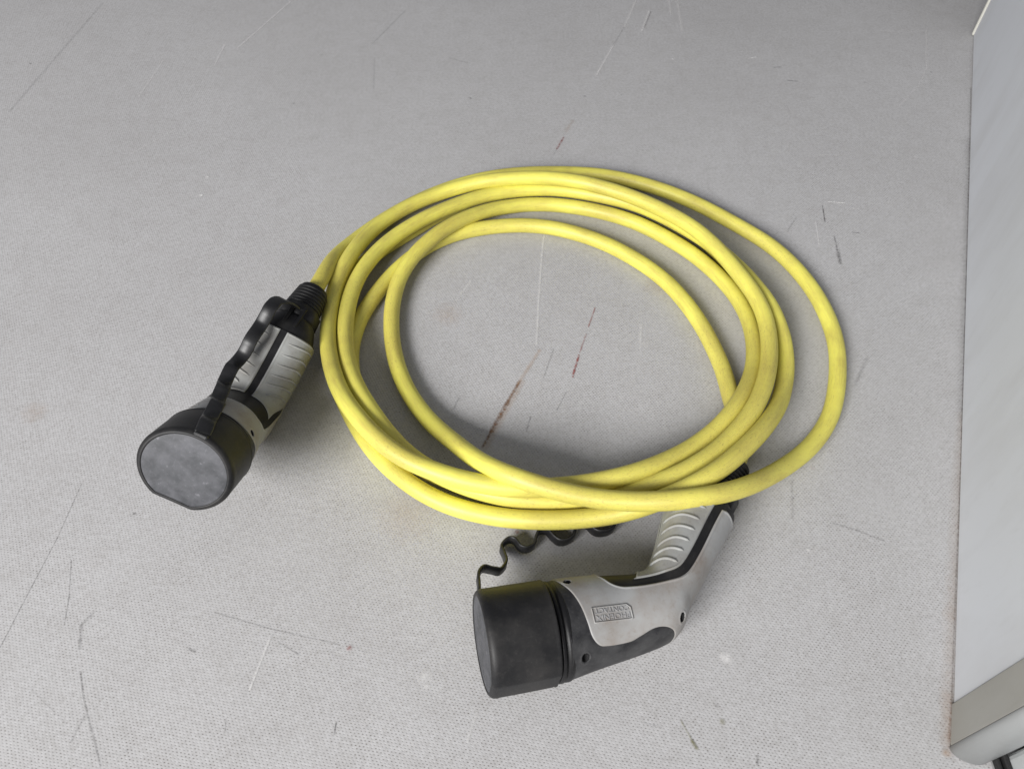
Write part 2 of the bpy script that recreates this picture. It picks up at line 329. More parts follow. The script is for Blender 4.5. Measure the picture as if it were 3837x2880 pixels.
# ---------------------------------------------------------------- the charging cable
root = bpy.data.objects.new('charging_cable', None); COL.objects.link(root)
tag(root, 'coiled yellow charging cable with a capped grey and black plug on each end', 'charging cable')
CABLE = np.array([
(-177,64.1,37.8),(-173.6,78.6,36.6),(-171,91.7,35.3),(-169.3,104.3,33),(-167.9,117.7,29.2),(-166.1,132.3,23.9),(-162.9,147.5,18.3),(-157.4,162.8,13.6),(-149.8,177.9,10.4),
(-140.6,192.2,8.5),(-130.2,205.2,7.7),(-119.1,217,7.3),(-107.4,227.9,7.2),(-95,238.1,7.2),(-82.1,247.4,7.2),(-68.6,255.9,7.2),(-54.5,263.4,7.2),(-39.9,269.9,7.2),
(-24.8,275,7.2),(-9.4,278.9,7.2),(6.4,281.4,7.2),(22.3,282.9,7.2),(38.3,283.5,7.2),(54.2,283.3,7.2),(70.2,282.5,7.2),(86.1,280.9,7.2),(101.7,277.9,7.2),
(117,273.4,7.2),(131.9,267.7,7.2),(146.4,261,7.2),(160.4,253.3,7.2),(173.9,244.8,7.2),(186.8,235.4,7.2),(199.1,225.2,7.2),(210.8,214.4,7.2),(222.3,203.2,7.2),
(233.5,191.8,7.2),(244.4,180.2,7.2),(254.3,167.9,7.2),(262.8,154.4,7.2),(269.9,140.2,7.2),(275.8,125.4,7.2),(280.5,110.2,7.2),(283.9,94.6,7.2),(286,78.8,7.2),
(286.9,62.9,7.2),(286.5,47,7.2),(284.6,31.5,7.2),(281.4,16.4,7.2),(277.3,1.7,7.2),(272.6,-12.2,7.2),(267.5,-25,7.2),(261.7,-36.8,7.3),(254.7,-47.9,7.6),
(246.4,-58.7,8.4),(236.8,-69.3,10.1),(225.9,-79.7,13),(213.8,-90.1,17.4),(200.7,-100.6,23.2),(186.7,-111.2,30.2),(172,-121.2,37.5),(156.6,-129.7,43.9),(140.8,-135.9,48.3),
(124.8,-139.5,49.9),(108.9,-140.7,49),(93.2,-140.1,46.8),(77.4,-138.5,44.7),(61.5,-136.2,43.7),(45.6,-133.2,43.9),(30.1,-129.5,44.9),(15.1,-124.9,45.7),(0.8,-118.7,44.9),
(-12.5,-110.3,41.3),(-24,-99.6,35.1),(-33.8,-87.3,27.6),(-43.1,-74.8,20.5),(-52.4,-63,15),(-61.7,-51.5,11.2),(-70.4,-40,8.9),(-78.6,-27.9,7.8),(-86.1,-15,7.4),
(-92.8,-1.1,7.2),(-98.4,13.6,7.2),(-102.8,28.9,7.2),(-106.1,44.5,7.4),(-108.3,60.5,7.9),(-109.4,76.8,8.9),(-108.9,93.6,10.5),(-106.4,110.4,12.8),(-101.5,126,15.1),
(-94.8,139.8,17.2),(-86.6,152.4,18.8),(-77.2,164.4,19.9),(-66.9,176,20.3),(-55.3,187.2,19.8),(-42.7,198.3,18),(-29.2,208.9,15.2),(-14.9,218,12.2),(0.1,224.7,9.7),
(15.6,228.8,8.3),(31.3,230.2,7.5),(47.2,229.3,7.3),(63,226.6,7.2),(78.7,222.6,7.2),(94,217.5,7.2),(108.8,211.1,7.2),(122.8,203.4,7.2),(135.9,194.2,7.2),
(148.2,184,7.2),(159.9,173,7.2),(170.9,161.5,7.2),(181,149.1,7.2),(189.9,135.9,7.2),(197.8,122,7.2),(204.5,107.4,7.4),(209.6,92.1,7.7),(212.6,76.3,8.5),
(213.5,60,9.7),(212.6,43.7,11.4),(210.1,27.8,13.5),(206.2,12.3,16.1),(200.9,-2.8,19.2),(194,-17.7,22.8),(185.9,-32.1,26),(176.9,-45.3,27.6),(167.1,-57,27.5),
(156.1,-67.7,26.7),(143.7,-77.8,26.7),(130.2,-87.5,28.2),(116.1,-96.5,31),(102.3,-104.4,33.9),(88.9,-110.4,35.6),(75.2,-114.6,35.8),(60.6,-117.5,35),(45.2,-119.7,34.2),
(29.4,-121.1,33.8),(13.4,-121.7,33.7),(-2.6,-121.1,33.7),(-18.5,-119,34),(-34.1,-115.8,34.5),(-49.2,-111.5,35.4),(-63.8,-106.3,36.7),(-77.7,-100,38),(-90.4,-91.5,38.7),
(-101.9,-81,38.5),(-112.3,-69.3,37.7),(-121.7,-57.3,36.5),(-130,-45.2,35.4),(-137,-32.8,34.3),(-143.1,-19.3,32.9),(-148.6,-4.3,30.7),(-153.5,12.2,28.1),(-157.5,29.6,25.5),
(-160.2,46.9,23.6),(-161.5,63.6,22.8),(-161.5,79.2,23.2),(-160.1,93.7,24.5),(-157.5,107.8,26.1),(-154,122.9,26.4),(-149.8,139.7,24.8),(-144.6,157.5,22.1),(-137.8,174.4,19.6),
(-129.1,189.4,18),(-118.7,202.4,17.2),(-107.1,214,16.8),(-94.5,224.1,16.6),(-80.9,232.6,16.8),(-66.7,239.2,17.8),(-52,243.6,19.8),(-36.9,245.9,22.5),(-21.4,246.7,25.1),
(-5.7,247.1,26.7),(10.1,247.6,27.3),(25.9,247.6,27.4),(41.6,246.7,27.4),(57,244.3,27.3),(71.9,240.5,27.3),(86.4,235.2,27.2),(100.4,228.7,27.3),(114.1,221.1,27.5),
(127.2,212.4,27.8),(139.9,202.6,28.2),(152.1,192.1,28.6),(163.7,180.7,29),(174.2,168.3,29.5),(183.4,154.8,29.8),(191.4,140.5,29.9),(198.4,125.5,29.8),(205,110.2,29.3),
(211.4,94.7,28.5),(217,79,27.3),(220.5,62.7,26.1),(221.3,45.8,25.4),(219.7,28.7,25.5),(216.2,11.6,26.7),(211.2,-5.2,28.7),(204.9,-21.3,31),(197.7,-36.3,32.9),
(189.8,-49.7,34.1),(181.1,-61.7,34.5),(171.7,-72.7,34.5),(161.3,-83.2,34.4),(149.7,-93.2,34.6),(136.8,-102.4,34.9),(122.8,-110.2,34.5),(108.3,-115.8,32.5),(93.5,-119.3,29),
(78.4,-121.6,25.3),(63,-123.3,22.5),(47.3,-124.4,20.9),(31.3,-124.6,20.1),(15.4,-123.8,19.8),(-0.5,-121.8,19.7),(-16.1,-118.3,20),(-31.2,-113.6,20.6),(-45.7,-107.9,21.9),
(-59.4,-101.3,23.8),(-72.1,-93.8,26.1),(-83.5,-84.7,28.1),(-93.6,-73.8,29.4),(-103,-61.6,29.9),(-111.8,-48.6,30),(-120.2,-35,29.7),(-127.7,-20.5,28.8),(-134.2,-4.7,27.2),
(-139.3,12.2,25.1),(-143,29.5,23.1),(-145.5,46.5,21.7),(-146.5,63,21.2),(-146.2,78.7,21.5),(-144.4,93.8,22.3),(-141.1,108.8,22.8),(-136.2,124.2,22.5),(-129.8,139.6,21.6),
(-121.8,154.2,20.7),(-112.3,167.6,20.2),(-101.6,179.7,19.9),(-89.9,191,19.6),(-77.4,201.5,19),(-64.2,211.3,18.3),(-50.7,220.7,17.4),(-36.8,229.1,16.4),(-22.1,236.3,15.3),
(-6.8,241.7,14.4),(9.1,245.4,13.7),(25.1,247.4,13.3),(41.3,247.6,13.1),(57.3,245.8,13.1),(72.9,242,13.2),(88.4,237.1,13.4),(103.7,231.7,13.8),(118.5,225.3,14.3),
(132.5,217.1,14.9),(145.4,207.1,15.5),(157.6,196.2,16),(169.2,184.5,16.6),(180.2,172.1,17.4),(190.4,158.8,18.3),(199.8,144.4,19.3),(208.4,129.2,20),(216.2,113.6,20.5),
(223.1,98,20.3),(229.1,82.7,19.6),(233.3,67.4,18.5),(235.5,52.2,17.2),(236.1,37.2,16),(235.2,23,14.6),(233.1,9.4,13.7),(229.5,-3.9,13.9),(224.4,-17.6,16.1),
(217.8,-31.8,20.3),(209.6,-46,25.8),(200.5,-59.5,31.4),(191.1,-71.8,35.7),(181.3,-83,38.8),(170.7,-94,41.3),(159.3,-104.7,43.6),(146.8,-114.7,44.8),(133.3,-123.1,44.2),
(119.1,-129.3,41.2),(104.9,-133.5,36.3),(90.4,-136.4,30.8),(75.5,-138.3,26.1),(60.1,-139.4,22.6),(44.4,-139.9,20.4),(28.5,-139.8,19),(12.6,-138.7,17.5),(-3,-136.3,15.4),
(-18.3,-132.4,12.9),(-33.1,-127.6,10.9),(-47.4,-122.1,10),(-61.1,-115.5,10.2),(-74.1,-107.5,10.8),(-86.4,-97.6,10.7),(-98.1,-86.1,9.6),(-108.9,-73.3,8.3),(-118.4,-60,7.5),
(-126.9,-46.2,7.3),(-134.7,-32.2,7.2),(-142,-18,7.2),(-148.5,-3.4,7.2),(-154,11.6,7.2),(-158.4,26.9,7.2),(-161.7,42.5,7.2),(-163.7,58.3,7.2),(-164.2,74.2,7.2),
(-162.9,90,7.2),(-159.6,105.5,7.2),(-154.2,120.4,7.2),(-147.2,134.7,7.2),(-138.7,148.1,7.2),(-128.8,160.6,7.2),(-117.9,172.2,7.2),(-106.5,183.4,7.2),(-95.2,194.7,7.2),
(-83.7,205.8,7.2),(-71.8,216.5,7.2),(-59.3,226.5,7.2),(-46.3,235.7,7.2),(-32.7,244,7.2),(-18.4,251,7.2),(-3.5,256.3,7.2),(12,259.7,7.2),(27.8,261.1,7.2),
(43.7,260.7,7.2),(59.5,258.5,7.2),(75,255.1,7.2),(90.4,250.6,7.2),(105.4,245.3,7.2),(119.9,238.7,7.2),(133.6,230.7,7.2),(146.4,221.2,7.2),(158.6,210.9,7.2),
(170.2,199.9,7.2),(180.9,188.1,7.2),(190.6,175.5,7.2),(199,162,7.2),(206.3,147.8,7.2),(212.6,133.1,7.2),(218.3,118.2,7.2),(223.2,103,7.2),(226.7,87.5,7.2),
(228.3,71.8,7.2),(227.9,55.9,7.2),(226,40.1,7.2),(222.7,24.4,7.3),(218,9,7.5),(212,-6.2,8),(204.6,-21.1,8.9),(195.9,-35.1,10.1),(186.2,-47.7,10.7),
(175.9,-58.8,10.3),(165.1,-69.1,9.2),(153.3,-78.8,8.1),(140.4,-87.8,7.5),(126.4,-95.8,7.3),(111.7,-102.3,7.2),(96.5,-107.6,7.2),(81,-111.8,7.2),(65.3,-114.9,7.2),
(49.5,-116.9,7.2),(33.6,-117.5,7.2),(17.7,-116.9,7.2),(1.9,-115,7.2),(-13.7,-111.7,7.4),(-28.9,-107.3,7.8),(-43.7,-102.1,8.7),(-58,-96.5,10.3),(-71.7,-90.3,12.4),
(-84.6,-82.9,14.2),(-96.1,-73.5,15.4),(-106.1,-62,15.8),(-114.8,-49,15.9),(-122.2,-34.9,15.5),(-128.8,-19.8,14.5),(-134.2,-3.6,12.9),(-138.2,13.4,10.8),(-140.4,30.6,9.1),
(-140.5,47.4,8),(-138.6,63.5,7.4),(-134.7,79.1,7.3),(-129.4,94.2,7.2),(-123.1,108.8,7.2),(-115.9,123.1,7.2),(-107.7,136.8,7.2),(-98.4,149.7,7.2),(-88,161.7,7.2),
(-76.3,172.3,7.2),(-63.1,181.1,7.2),(-48.8,187.8,7.2),(-33.7,192.6,7.2),(-18.1,195.8,7.2),(-2.2,197.5,7.2),(13.7,197.7,7.2),(29.4,196.1,7.2),(44.9,192.5,7.2),
(59.9,187.2,7.2),(74.4,180.7,7.2),(88.3,172.8,7.2),(101.3,163.7,7.2),(113.5,153.4,7.2),(125,142.4,7.2),(135.6,130.5,7.2),(145.1,117.7,7.2),(153.2,104,7.2),
(160.2,89.6,7.2),(166.1,74.8,7.2),(171.1,59.6,7.2),(175,44,7.4),(178.1,28,7.8),(180.2,11.5,8.9),(180.9,-5.8,10.7),(180.6,-23.3,13.2),(180.6,-40.2,15.8),
(180.9,-55.8,17.7),(179.9,-70,18.4),(176,-82.8,18.1),(169.1,-94.9,17.4),(162.8,-103.7,17),])
R_CORD = 7.2
cp = catmull(CABLE, 2200, np.r_[0, np.cumsum(np.linalg.norm(np.diff(CABLE, axis=0), axis=1))])
seg = 20
V, Fc = tube(cp, R_CORD, seg)
cord = link('cord', V, Fc, M_CORD, root)
arc = np.r_[0, np.cumsum(np.linalg.norm(np.diff(cp, axis=0), axis=1))]*.01
uvl = cord.data.uv_layers.new(name='UVMap')
li = np.zeros(len(cord.data.loops), int); cord.data.loops.foreach_get('vertex_index', li)
ang = np.arange(seg)/seg*6.0; ang = np.minimum(ang, 6.0 - ang)
uvs = np.stack([arc[li // seg], ang[li % seg]], 1).astype(np.float32); uvl.data.foreach_set('uv', uvs.ravel())

# ---- plug geometry, local millimetres: nose along -X, handle up +X+Y, symmetric in Z
STN = [  # inner x, y, outer x, y, half width, exponent
    (-1, 32.2, -1, -31.2, 30.0, 2.1), (3, 32.2, 3, -30.3, 29.8, 2.1), (20, 31.6, 21, -27.2, 28.0, 2.15), (36, 30.2, 40, -24.6, 26.0, 2.2),
    (51, 28.2, 58, -21.6, 26.2, 2.25), (60, 27.8, 70, -18.6, 26.0, 2.3), (65.5, 29.2, 79.5, -12.5, 25.8, 2.3), (70, 32.6, 87, -2.6, 25.7, 2.35),
    (77, 41, 99, 9.6, 25.6, 2.35), (85, 53.5, 116, 26.8, 25.4, 2.35), (92, 66, 130, 41.0, 25.0, 2.35), (99, 77.5, 143, 54.0, 24.6, 2.35)]
NU, NV = 340, 320
st = catmull(np.array(STN), NU)
I2, O2, HB, EX = st[:, 0:2], st[:, 2:4], st[:, 4], st[:, 5]
C2 = (I2 + O2)/2; A2 = np.linalg.norm(I2 - O2, axis=1)/2; N2 = (I2 - O2)/(2*A2)[:, None]
ph = np.linspace(0, 2*np.pi, NV, endpoint=False)
cs, sn = np.cos(ph), np.sin(ph)
def supe(c, e): return np.sign(c)[None]*np.abs(c)[None]**(2/e[:, None])
cx_, sx_ = supe(cs, EX), supe(sn, EX)
G = np.zeros((NU, NV, 3))
G[:, :, :2] = C2[:, None] + (A2[:, None]*cx_)[:, :, None]*N2[:, None]
G[:, :, 2] = HB[:, None]*sx_
du = np.gradient(G, axis=0); dv = (np.roll(G, -1, 1) - np.roll(G, 1, 1))/2
NR = np.cross(dv, du); NR /= np.linalg.norm(NR, axis=2)[:, :, None] + 1e-12
cen = np.zeros_like(G); cen[:, :, :2] = C2[:, None]
if ((NR*(G - cen)).sum(2)).mean() < 0: NR = -NR
X, Y, Z = G[:, :, 0], G[:, :, 1], G[:, :, 2]
def poly_sd(px, py, poly):
    """signed distance to a closed polygon, negative inside"""
    poly = np.array(poly, float); d = np.full(px.shape, 1e9); ins = np.zeros(px.shape, bool); n = len(poly)
    for i in range(n):
        a, b = poly[i], poly[(i+1) % n]; ex, ey = b - a
        t = np.clip(((px-a[0])*ex + (py-a[1])*ey)/(ex*ex + ey*ey + 1e-12), 0, 1)
        d = np.minimum(d, np.hypot(px - a[0] - t*ex, py - a[1] - t*ey))
        c = ((a[1] > py) != (b[1] > py)) & (px < (b[0]-a[0])*(py-a[1])/((b[1]-a[1]) + 1e-12) + a[0]); ins ^= c
    return np.where(ins, -d, d)
def line_d(px, py, pts):
    d = np.full(px.shape, 1e9)
    for a, b in zip(pts[:-1], pts[1:]):
        a = np.array(a, float); b = np.array(b, float); e = b - a
        t = np.clip(((px-a[0])*e[0] + (py-a[1])*e[1])/(e @ e), 0, 1)
        d = np.minimum(d, np.hypot(px-a[0]-t*e[0], py-a[1]-t*e[1]))
    return d
def smooth_line(p, n): return [tuple(q) for q in catmull(np.array(p, float), n)]
PANEL = smooth_line([(-.5, 30), (1.2, 24.6), (6.2, 14.0), (9.4, 3.4), (11.3, -7.8), (12.7, -15.2), (15.8, -19.3), (20.5, -20.7), (37.2, -20.0), (44.9, -18.0), (53.9, -15.3), (61.0, -15.0), (67.6, -16.4), (71.5, -18.4)], 90)
SHELL = [(-2, 60)] + PANEL + [(74, -30), (220, -30), (220, 120), (-2, 120)]
TRIM = smooth_line([(33.5, 25.5), (36.0, 19.5), (40, 16.3), (45, 15.1), (55.4, 14.3), (71.5, 14.9), (80.0, 15.9), (87.0, 19.4), (98.6, 30.2), (117.7, 50.4), (130, 62.5)], 120)
WEDGE = [(28.5, 45), (29.5, 25), (33, 19), (38, 15), (46, 16), (52, 18.5), (57, 26), (60, 45)]
ABOVE = [(-60, 60), (29, 60)] + TRIM + [(140, 75), (140, 130), (-60, 130)]     # grip side of the trim
GL = [(96, 79), (108, 72), (121.5, 62.5), (126, 57.2), (132, 55.6), (136.5, 52.0), (146, 45)]
GLPOLY = GL + [(240, 60), (200, 150), (90, 120)]
sd_shell = poly_sd(X, Y, SHELL)
d_trim = np.minimum(line_d(X, Y, TRIM) - 3.0, poly_sd(X, Y, WEDGE))
sd_above = poly_sd(X, Y, ABOVE)
sd_gl = poly_sd(X, Y, GLPOLY)
inner = (cs[None] > .2) & (X > 50)
stripe = np.where(inner & (sd_above < 0), np.abs(Z) - 2.9, 9.)
d_black = np.minimum(np.minimum(d_trim, stripe), sd_gl)
sstep = lambda v, a, b: (lambda t: t*t*(3-2*t))(np.clip((v-a)/(b-a), 0, 1))
disp = -0.9*(1 - sstep(d_black, -.5, .45)) - 0.7*sstep(sd_shell, -.55, .3)
disp += 0.45*(1 - sstep(np.abs(d_black - 1.1), 0, .9)) * (sd_shell < -1)   # faint raised lip round the panels
HOLES = [(6.8, 22.8, 2.6, 2.6), (8.0, -25.0, 2.7, 3.4), (75.5, -10.6, 2.2, 3.4)]
hole = np.full(X.shape, 9.); hid = np.zeros(X.shape, int); hk = 0
for hx, hy, rx, ry in HOLES:
    for sg in (1, -1):
        m = (Z*sg > 0); dd = np.where(m, np.hypot(X-hx, Y-hy), 1e9); ij = np.unravel_index(dd.argmin(), dd.shape)
        q = G - G[ij]; nh = NR[ij]; q = q - (q @ nh)[:, :, None]*nh*.9
        e = (np.sqrt((q[:, :, 0]/rx)**2 + (q[:, :, 1]/ry)**2 + (q[:, :, 2]/max(rx, ry))**2) - 1)*rx
        hid = np.where(e < hole, hk, hid); hole = np.minimum(hole, e); hk += 1
disp -= 4.5*(1 - sstep(hole, -.8, .0)) - .25*(1 - sstep(np.abs(hole - .7), 0, .7))
# snap grid points onto the part lines so that every part has a clean edge
GU = G.copy(); free = np.ones(X.shape, bool)
FN = {'shell': sd_shell.copy(), 'black': d_black.copy(), 'hole': hole.copy()}
def snap(key, mask):
    f = FN[key]; best = np.full(f.shape, 2.0); tgt = np.zeros(f.shape, int)
    for k, (ax, sh) in enumerate(((0, -1), (0, 1), (1, -1), (1, 1))):
        g = np.roll(f, sh, ax); ok = (f*g < 0) & (np.abs(f) <= np.abs(g)) & free & mask
        if ax == 0: ok[-1 if sh == -1 else 0] = False
        t = np.where(ok, f/(f - g + 1e-12), 2.0); up_ = t < best; best = np.where(up_, t, best); tgt = np.where(up_, k, tgt)
    for k, (ax, sh) in enumerate(((0, -1), (0, 1), (1, -1), (1, 1))):
        sel = (best <= .5) & (tgt == k); t = best[sel]
        for arr in [GU, NR, disp] + list(FN.values()):
            o_ = arr.copy(); nb = np.roll(o_, sh, ax)
            if arr.ndim == 3: arr[sel] = o_[sel] + (nb[sel] - o_[sel])*t[:, None]
            else: arr[sel] = o_[sel] + (nb[sel] - o_[sel])*t
        f[sel] = 0; free[sel] = False
snap('shell', np.ones(X.shape, bool)); snap('black', FN['shell'] < .5); snap('hole', np.ones(X.shape, bool))
GD = GU + NR*disp[:, :, None]
q4 = np.array(grid_faces(NU, NV, True)); sn_ = (~free).ravel()[q4]
alt = (sn_[:, 1] & sn_[:, 3]) & ~(sn_[:, 0] & sn_[:, 2])
tris = np.concatenate([np.where(alt[:, None], q4[:, [0, 1, 3]], q4[:, [0, 1, 2]]), np.where(alt[:, None], q4[:, [1, 2, 3]], q4[:, [0, 2, 3]])])
fm = {k: v.ravel()[tris].mean(1) for k, v in FN.items()}; am = sd_above.ravel()[tris].mean(1); hm = hid.ravel()[tris].max(1)
FREG = np.zeros(len(tris), int)              # 0 grey shell 1 skirt 2 black trim 3 grip panel 4.. recesses
FREG[am < 0] = 3
FREG[fm['black'] < 0] = 2
FREG[fm['shell'] > 0] = 1
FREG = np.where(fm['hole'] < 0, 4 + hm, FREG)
FLAT = GD.reshape(-1, 3)
def region_mesh(k):
    f = tris[FREG == k]; u, inv = np.unique(f, return_inverse=True)
    return FLAT[u], inv.reshape(-1, 3)
def upper(x, y, sg=1, off=0.):
    """point on the plug skin over plan position x, y"""
    dd = np.where(Z*sg > 0, (X-x)**2 + (Y-y)**2, 1e9); i, j = np.unravel_index(dd.argmin(), dd.shape)
    n = NR[i, j]; p = G[i, j]
    if abs(n[2]) > .35:
        z = p[2] - (n[0]*(x-p[0]) + n[1]*(y-p[1]))/n[2]; p = np.array([x, y, z])
    return p + n*off, n
def dring(hw, top, bot, n=120, cr=7.0):
    """outline of the cap: round with a flat below and rounded corners; list of (y, z)"""
    c0 = top - hw; r = hw - cr; fl_ = bot + cr - c0               # shrunken shape, later grown by cr
    a1 = math.acos(max(-1, min(1, fl_/r)))                        # angle at which the arc meets the flat
    pts = [(c0 + hw*math.cos(a), hw*math.sin(a)) for a in np.linspace(-a1, a1, 400)]
    ky, kz = c0 + r*math.cos(a1), r*math.sin(a1)
    pts += [(ky + cr*math.cos(a), kz + cr*math.sin(a)) for a in np.linspace(a1, math.pi, 80)]
    pts += [(bot, z) for z in np.linspace(kz, -kz, 120)[1:-1]]
    pts += [(ky + cr*math.cos(a), -kz + cr*math.sin(a)) for a in np.linspace(-math.pi, -a1, 80)]
    P = np.array(pts + pts[:1]); s = np.r_[0, np.cumsum(np.linalg.norm(np.diff(P, axis=0), axis=1))]
    q = np.linspace(0, s[-1], n, endpoint=False)
    return np.stack([np.interp(q, s, P[:, i]) for i in (0, 1)], 1)
def ring_loft(ring, stations):
    """stations: (x, inset in mm)"""
    rg = np.asarray(ring); c = np.array([0.0, 0.0]); out = []
    d = np.linalg.norm(rg - c, axis=1)[:, None]
    for x, ins in stations:
        q = c + (rg - c)*(1 - ins/d); out.append(np.column_stack([np.full(len(q), x), q]))
    return np.concatenate(out)
def ribbon(path, width, th, twist=None):
    """flat strap swept along a path; its width stays along local Z"""
    P = np.asarray(path, float); T = np.gradient(P, axis=0); T /= np.linalg.norm(T, axis=1)[:, None]
    zv = np.array([0, 0, 1.0]); Nn = np.cross(T, zv); Nn /= np.linalg.norm(Nn, axis=1)[:, None]; Bz = np.cross(Nn, T)
    h, w = th/2, width/2; r = min(h*.7, .7)
    sec = [(-h, -w+r), (-h, w-r), (-h+r, w), (h-r, w), (h, w-r), (h, -w+r), (h-r, -w), (-h+r, -w)]
    V = np.concatenate([P[i] + np.array([a*Nn[i] + b*Bz[i] for a, b in sec]) for i in range(len(P))])
    return V, grid_faces(len(P), 8, True, True, True)

GA = np.array([121.0, 65.8]); GB = np.array([165.0, 102.0]); GDIR = (GB - GA)/np.linalg.norm(GB - GA); GLEN = np.linalg.norm(GB - GA)
GN = np.array([-GDIR[1], GDIR[0]])
def make_plug(name, mat4, label, cap_hw, strap, badge, cap_top, cap_bot, strap_w):
    body = link(name, *region_mesh(0), M_GREY, root); body.matrix_basis = mat4; body['label'] = label
    link('lower_skirt', *region_mesh(1), M_SKIRT, body)
    link('trim_band', *region_mesh(2), M_BLACK, body)
    gv, gf = region_mesh(3)
    link('grip_panel', gv, gf, M_GRIP, body)
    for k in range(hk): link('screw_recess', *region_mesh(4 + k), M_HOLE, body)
    # raised ribs on both grip faces
    RIBS = [[(93.5, 69.5), (100, 67.6), (107.5, 64.3), (115.6, 58.2)], [(86.0, 60.2), (92, 59.6), (98.8, 57.6), (107.9, 50.4)], [(80.4, 51.6), (87, 51.4), (93.0, 49.8), (101.6, 43.2)],
            [(75.4, 42.9), (82, 43.0), (87.8, 41.6), (94.8, 36.2)], [(71.0, 35.4), (77, 36.0), (82.0, 34.6), (88.4, 29.8)], [(67.6, 28.8), (72, 29.4), (76.2, 27.8), (81.6, 22.6)]]
    for rb in RIBS:
        for sg in (1, -1):
            pl = catmull(np.array(rb), 60); pts = np.array([upper(x, y, sg, .10)[0] for x, y in pl])
            pts = pts[np.abs(pts[:, 2]) > 6.0]; pts = pts[np.linspace(0, len(pts) - 1, 22).astype(int)]
            for _ in range(3): pts[1:-1] = .5*pts[1:-1] + .25*(pts[:-2] + pts[2:])
            rr = 1.05*np.minimum(1, np.minimum(np.linspace(0, 8, 22), np.linspace(8, 0, 22)) + .25)
            link('grip_rib', *tube(pts, rr, 10), M_GRIP, body)
    # collar: two dark rings between cap and body
    a = np.linspace(0, 2*np.pi, 96, endpoint=False); el = np.stack([.5 + 31.9*np.cos(a), 30.2*np.sin(a)], 1)
    stc = [(-14, 3.5), (-7.6, 3.5), (-7.4, 1.6), (-6.6, .3), (-4.6, .3), (-4.3, 1.9), (-3.2, 1.9), (-2.9, .6), (-.4, .5), (.8, .9), (1.4, 2.4), (1.6, 6)]
    link('collar', ring_loft(el, stc), grid_faces(len(stc), 96, True), M_BLACK, body)
    # dust cap
    rg = dring(cap_hw, cap_top, cap_bot)
    stc = [(-9.0, 4.2), (-8.2, .9), (-8.0, .35), (-9.0, .1), (-10.2, .5), (-11, .35), (-30, .15), (-44, .15), (-46.5, 0), (-48.6, .3), (-50.0, 1.1), (-50.9, 2.3), (-51.1, 3.2), (-50.9, 3.7), (-50.5, 4.1)]
    link('dust_cap', ring_loft(rg, stc), grid_faces(len(stc), 120, True), M_CAP, body)
    stf = [(-50.5, 4.0), (-50.6, 5.0), (-50.8, 10), (-50.9, 16), (-50.9, 21.0)]
    link('cap_face', ring_loft(rg, stf), grid_faces(len(stf), 120, True, False, True), M_FACE, body)
    # gland: tapered neck, nut and ribbed sleeve
    prof = [(-9, 21, 22.5), (-2, 22.3, 23.2), (4, 21.0, 21.6), (10, 19.6, 19.6), (13, 18.8, 18.2), (13.4, 17.6, 16.9), (14.8, 17.6, 16.9), (15.2, 18.3, 17.6), (28, 17.2, 16.8), (28.6, 16.2, 15.9), (29.6, 15.8, 15.6)]
    x = 30.0; r = 15.6
    for i in range(6):
        prof += [(x, r-1.0, r-1.0), (x+.6, r-1.0, r-1.0), (x+.9, r, r), (x+3.2, r-.25, r-.25), (x+3.5, r-1.2, r-1.2)]; x += 3.9; r -= .42
    prof += [(x+.4, r-.6, r-.6), (x+3.0, r-1.4, r-1.4), (x+3.4, r-3.2, r-3.2), (x+3.3, 7.4, 7.4), (x-4, 7.2, 7.2)]
    a = np.linspace(0, 2*np.pi, 72, endpoint=False); gvv = []
    for s_, ra, rb_ in prof:
        k = 1 + (.035*np.cos(8*a) if 15 < s_ < 28.5 else 0*a)
        c = GA + GDIR*s_
        q = c[None] + (ra*k*np.cos(a))[:, None]*GN[None]
        gvv.append(np.column_stack([q, rb_*k*np.sin(a)]))
    link('cable_gland', np.concatenate(gvv), grid_faces(len(prof), 72, True), M_BLACK, body)
    # strap holder clip on the inner side of the gland
    for dz in (-4.6, 4.6):
        v, f = box(-2, 21, 0, 3.2, -1.5, 1.5)
        v = [(*(GA + GDIR*p[0] + GN*(17.2 + p[1] + (1.6 if p[0] < 0 else 0))), p[2] + dz) for p in v]
        bevel(link('clip_rail', v, f, M_BLACK, body, False), .8)
    v, f = box(19, 23.5, 0, 3.0, -6.2, 6.2); v = [(*(GA + GDIR*p[0] + GN*(16.4 + p[1])), p[2]) for p in v]
    bevel(link('clip_bar', v, f, M_BLACK, body, False), .8)
    # strap from the cap to the gland
    sp_ = catmull(np.array(strap), 200, np.r_[0, np.cumsum(np.linalg.norm(np.diff(np.array(strap), axis=0), axis=1))])
    link('cap_strap', *ribbon(sp_, strap_w, 2.0), M_STRAP, body)
    tb = sp_[0]; v, f = box(tb[0]-3.5, tb[0]+5, tb[1]-4, tb[1]+.8, tb[2]-strap_w/2+.4, tb[2]+strap_w/2-.4); bevel(link('strap_root', v, f, M_STRAP, body, False), 1.2)
    if badge:
        bx0, bx1, by0, by1 = 15.2, 41.2, -8.6, .7
        fr = [(bx0, by0), (bx1, by0), (bx1, by1 - 2.4), (bx1 - 2.4, by1), (bx0, by1)]
        def dens(p, n=14): return [(p[i][0] + (p[(i+1) % len(p)][0]-p[i][0])*t/n, p[i][1] + (p[(i+1) % len(p)][1]-p[i][1])*t/n) for i in range(len(p)) for t in range(n)]
        fo = dens(fr); cc = np.array([28.2, -4.0]); fi = [tuple(np.array(q) + (cc - np.array(q))*np.array([.045, .13])) for q in fo]
        n = len(fo); vv = []
        for ring_, off in ((fo, -.1), (fo, .6), (fi, .6), (fi, -.1)):
            vv += [upper(qx, qy, 1, off)[0] for qx, qy in ring_]
        bo = link('badge_frame', vv, grid_faces(4, n, True), M_GREY, body)
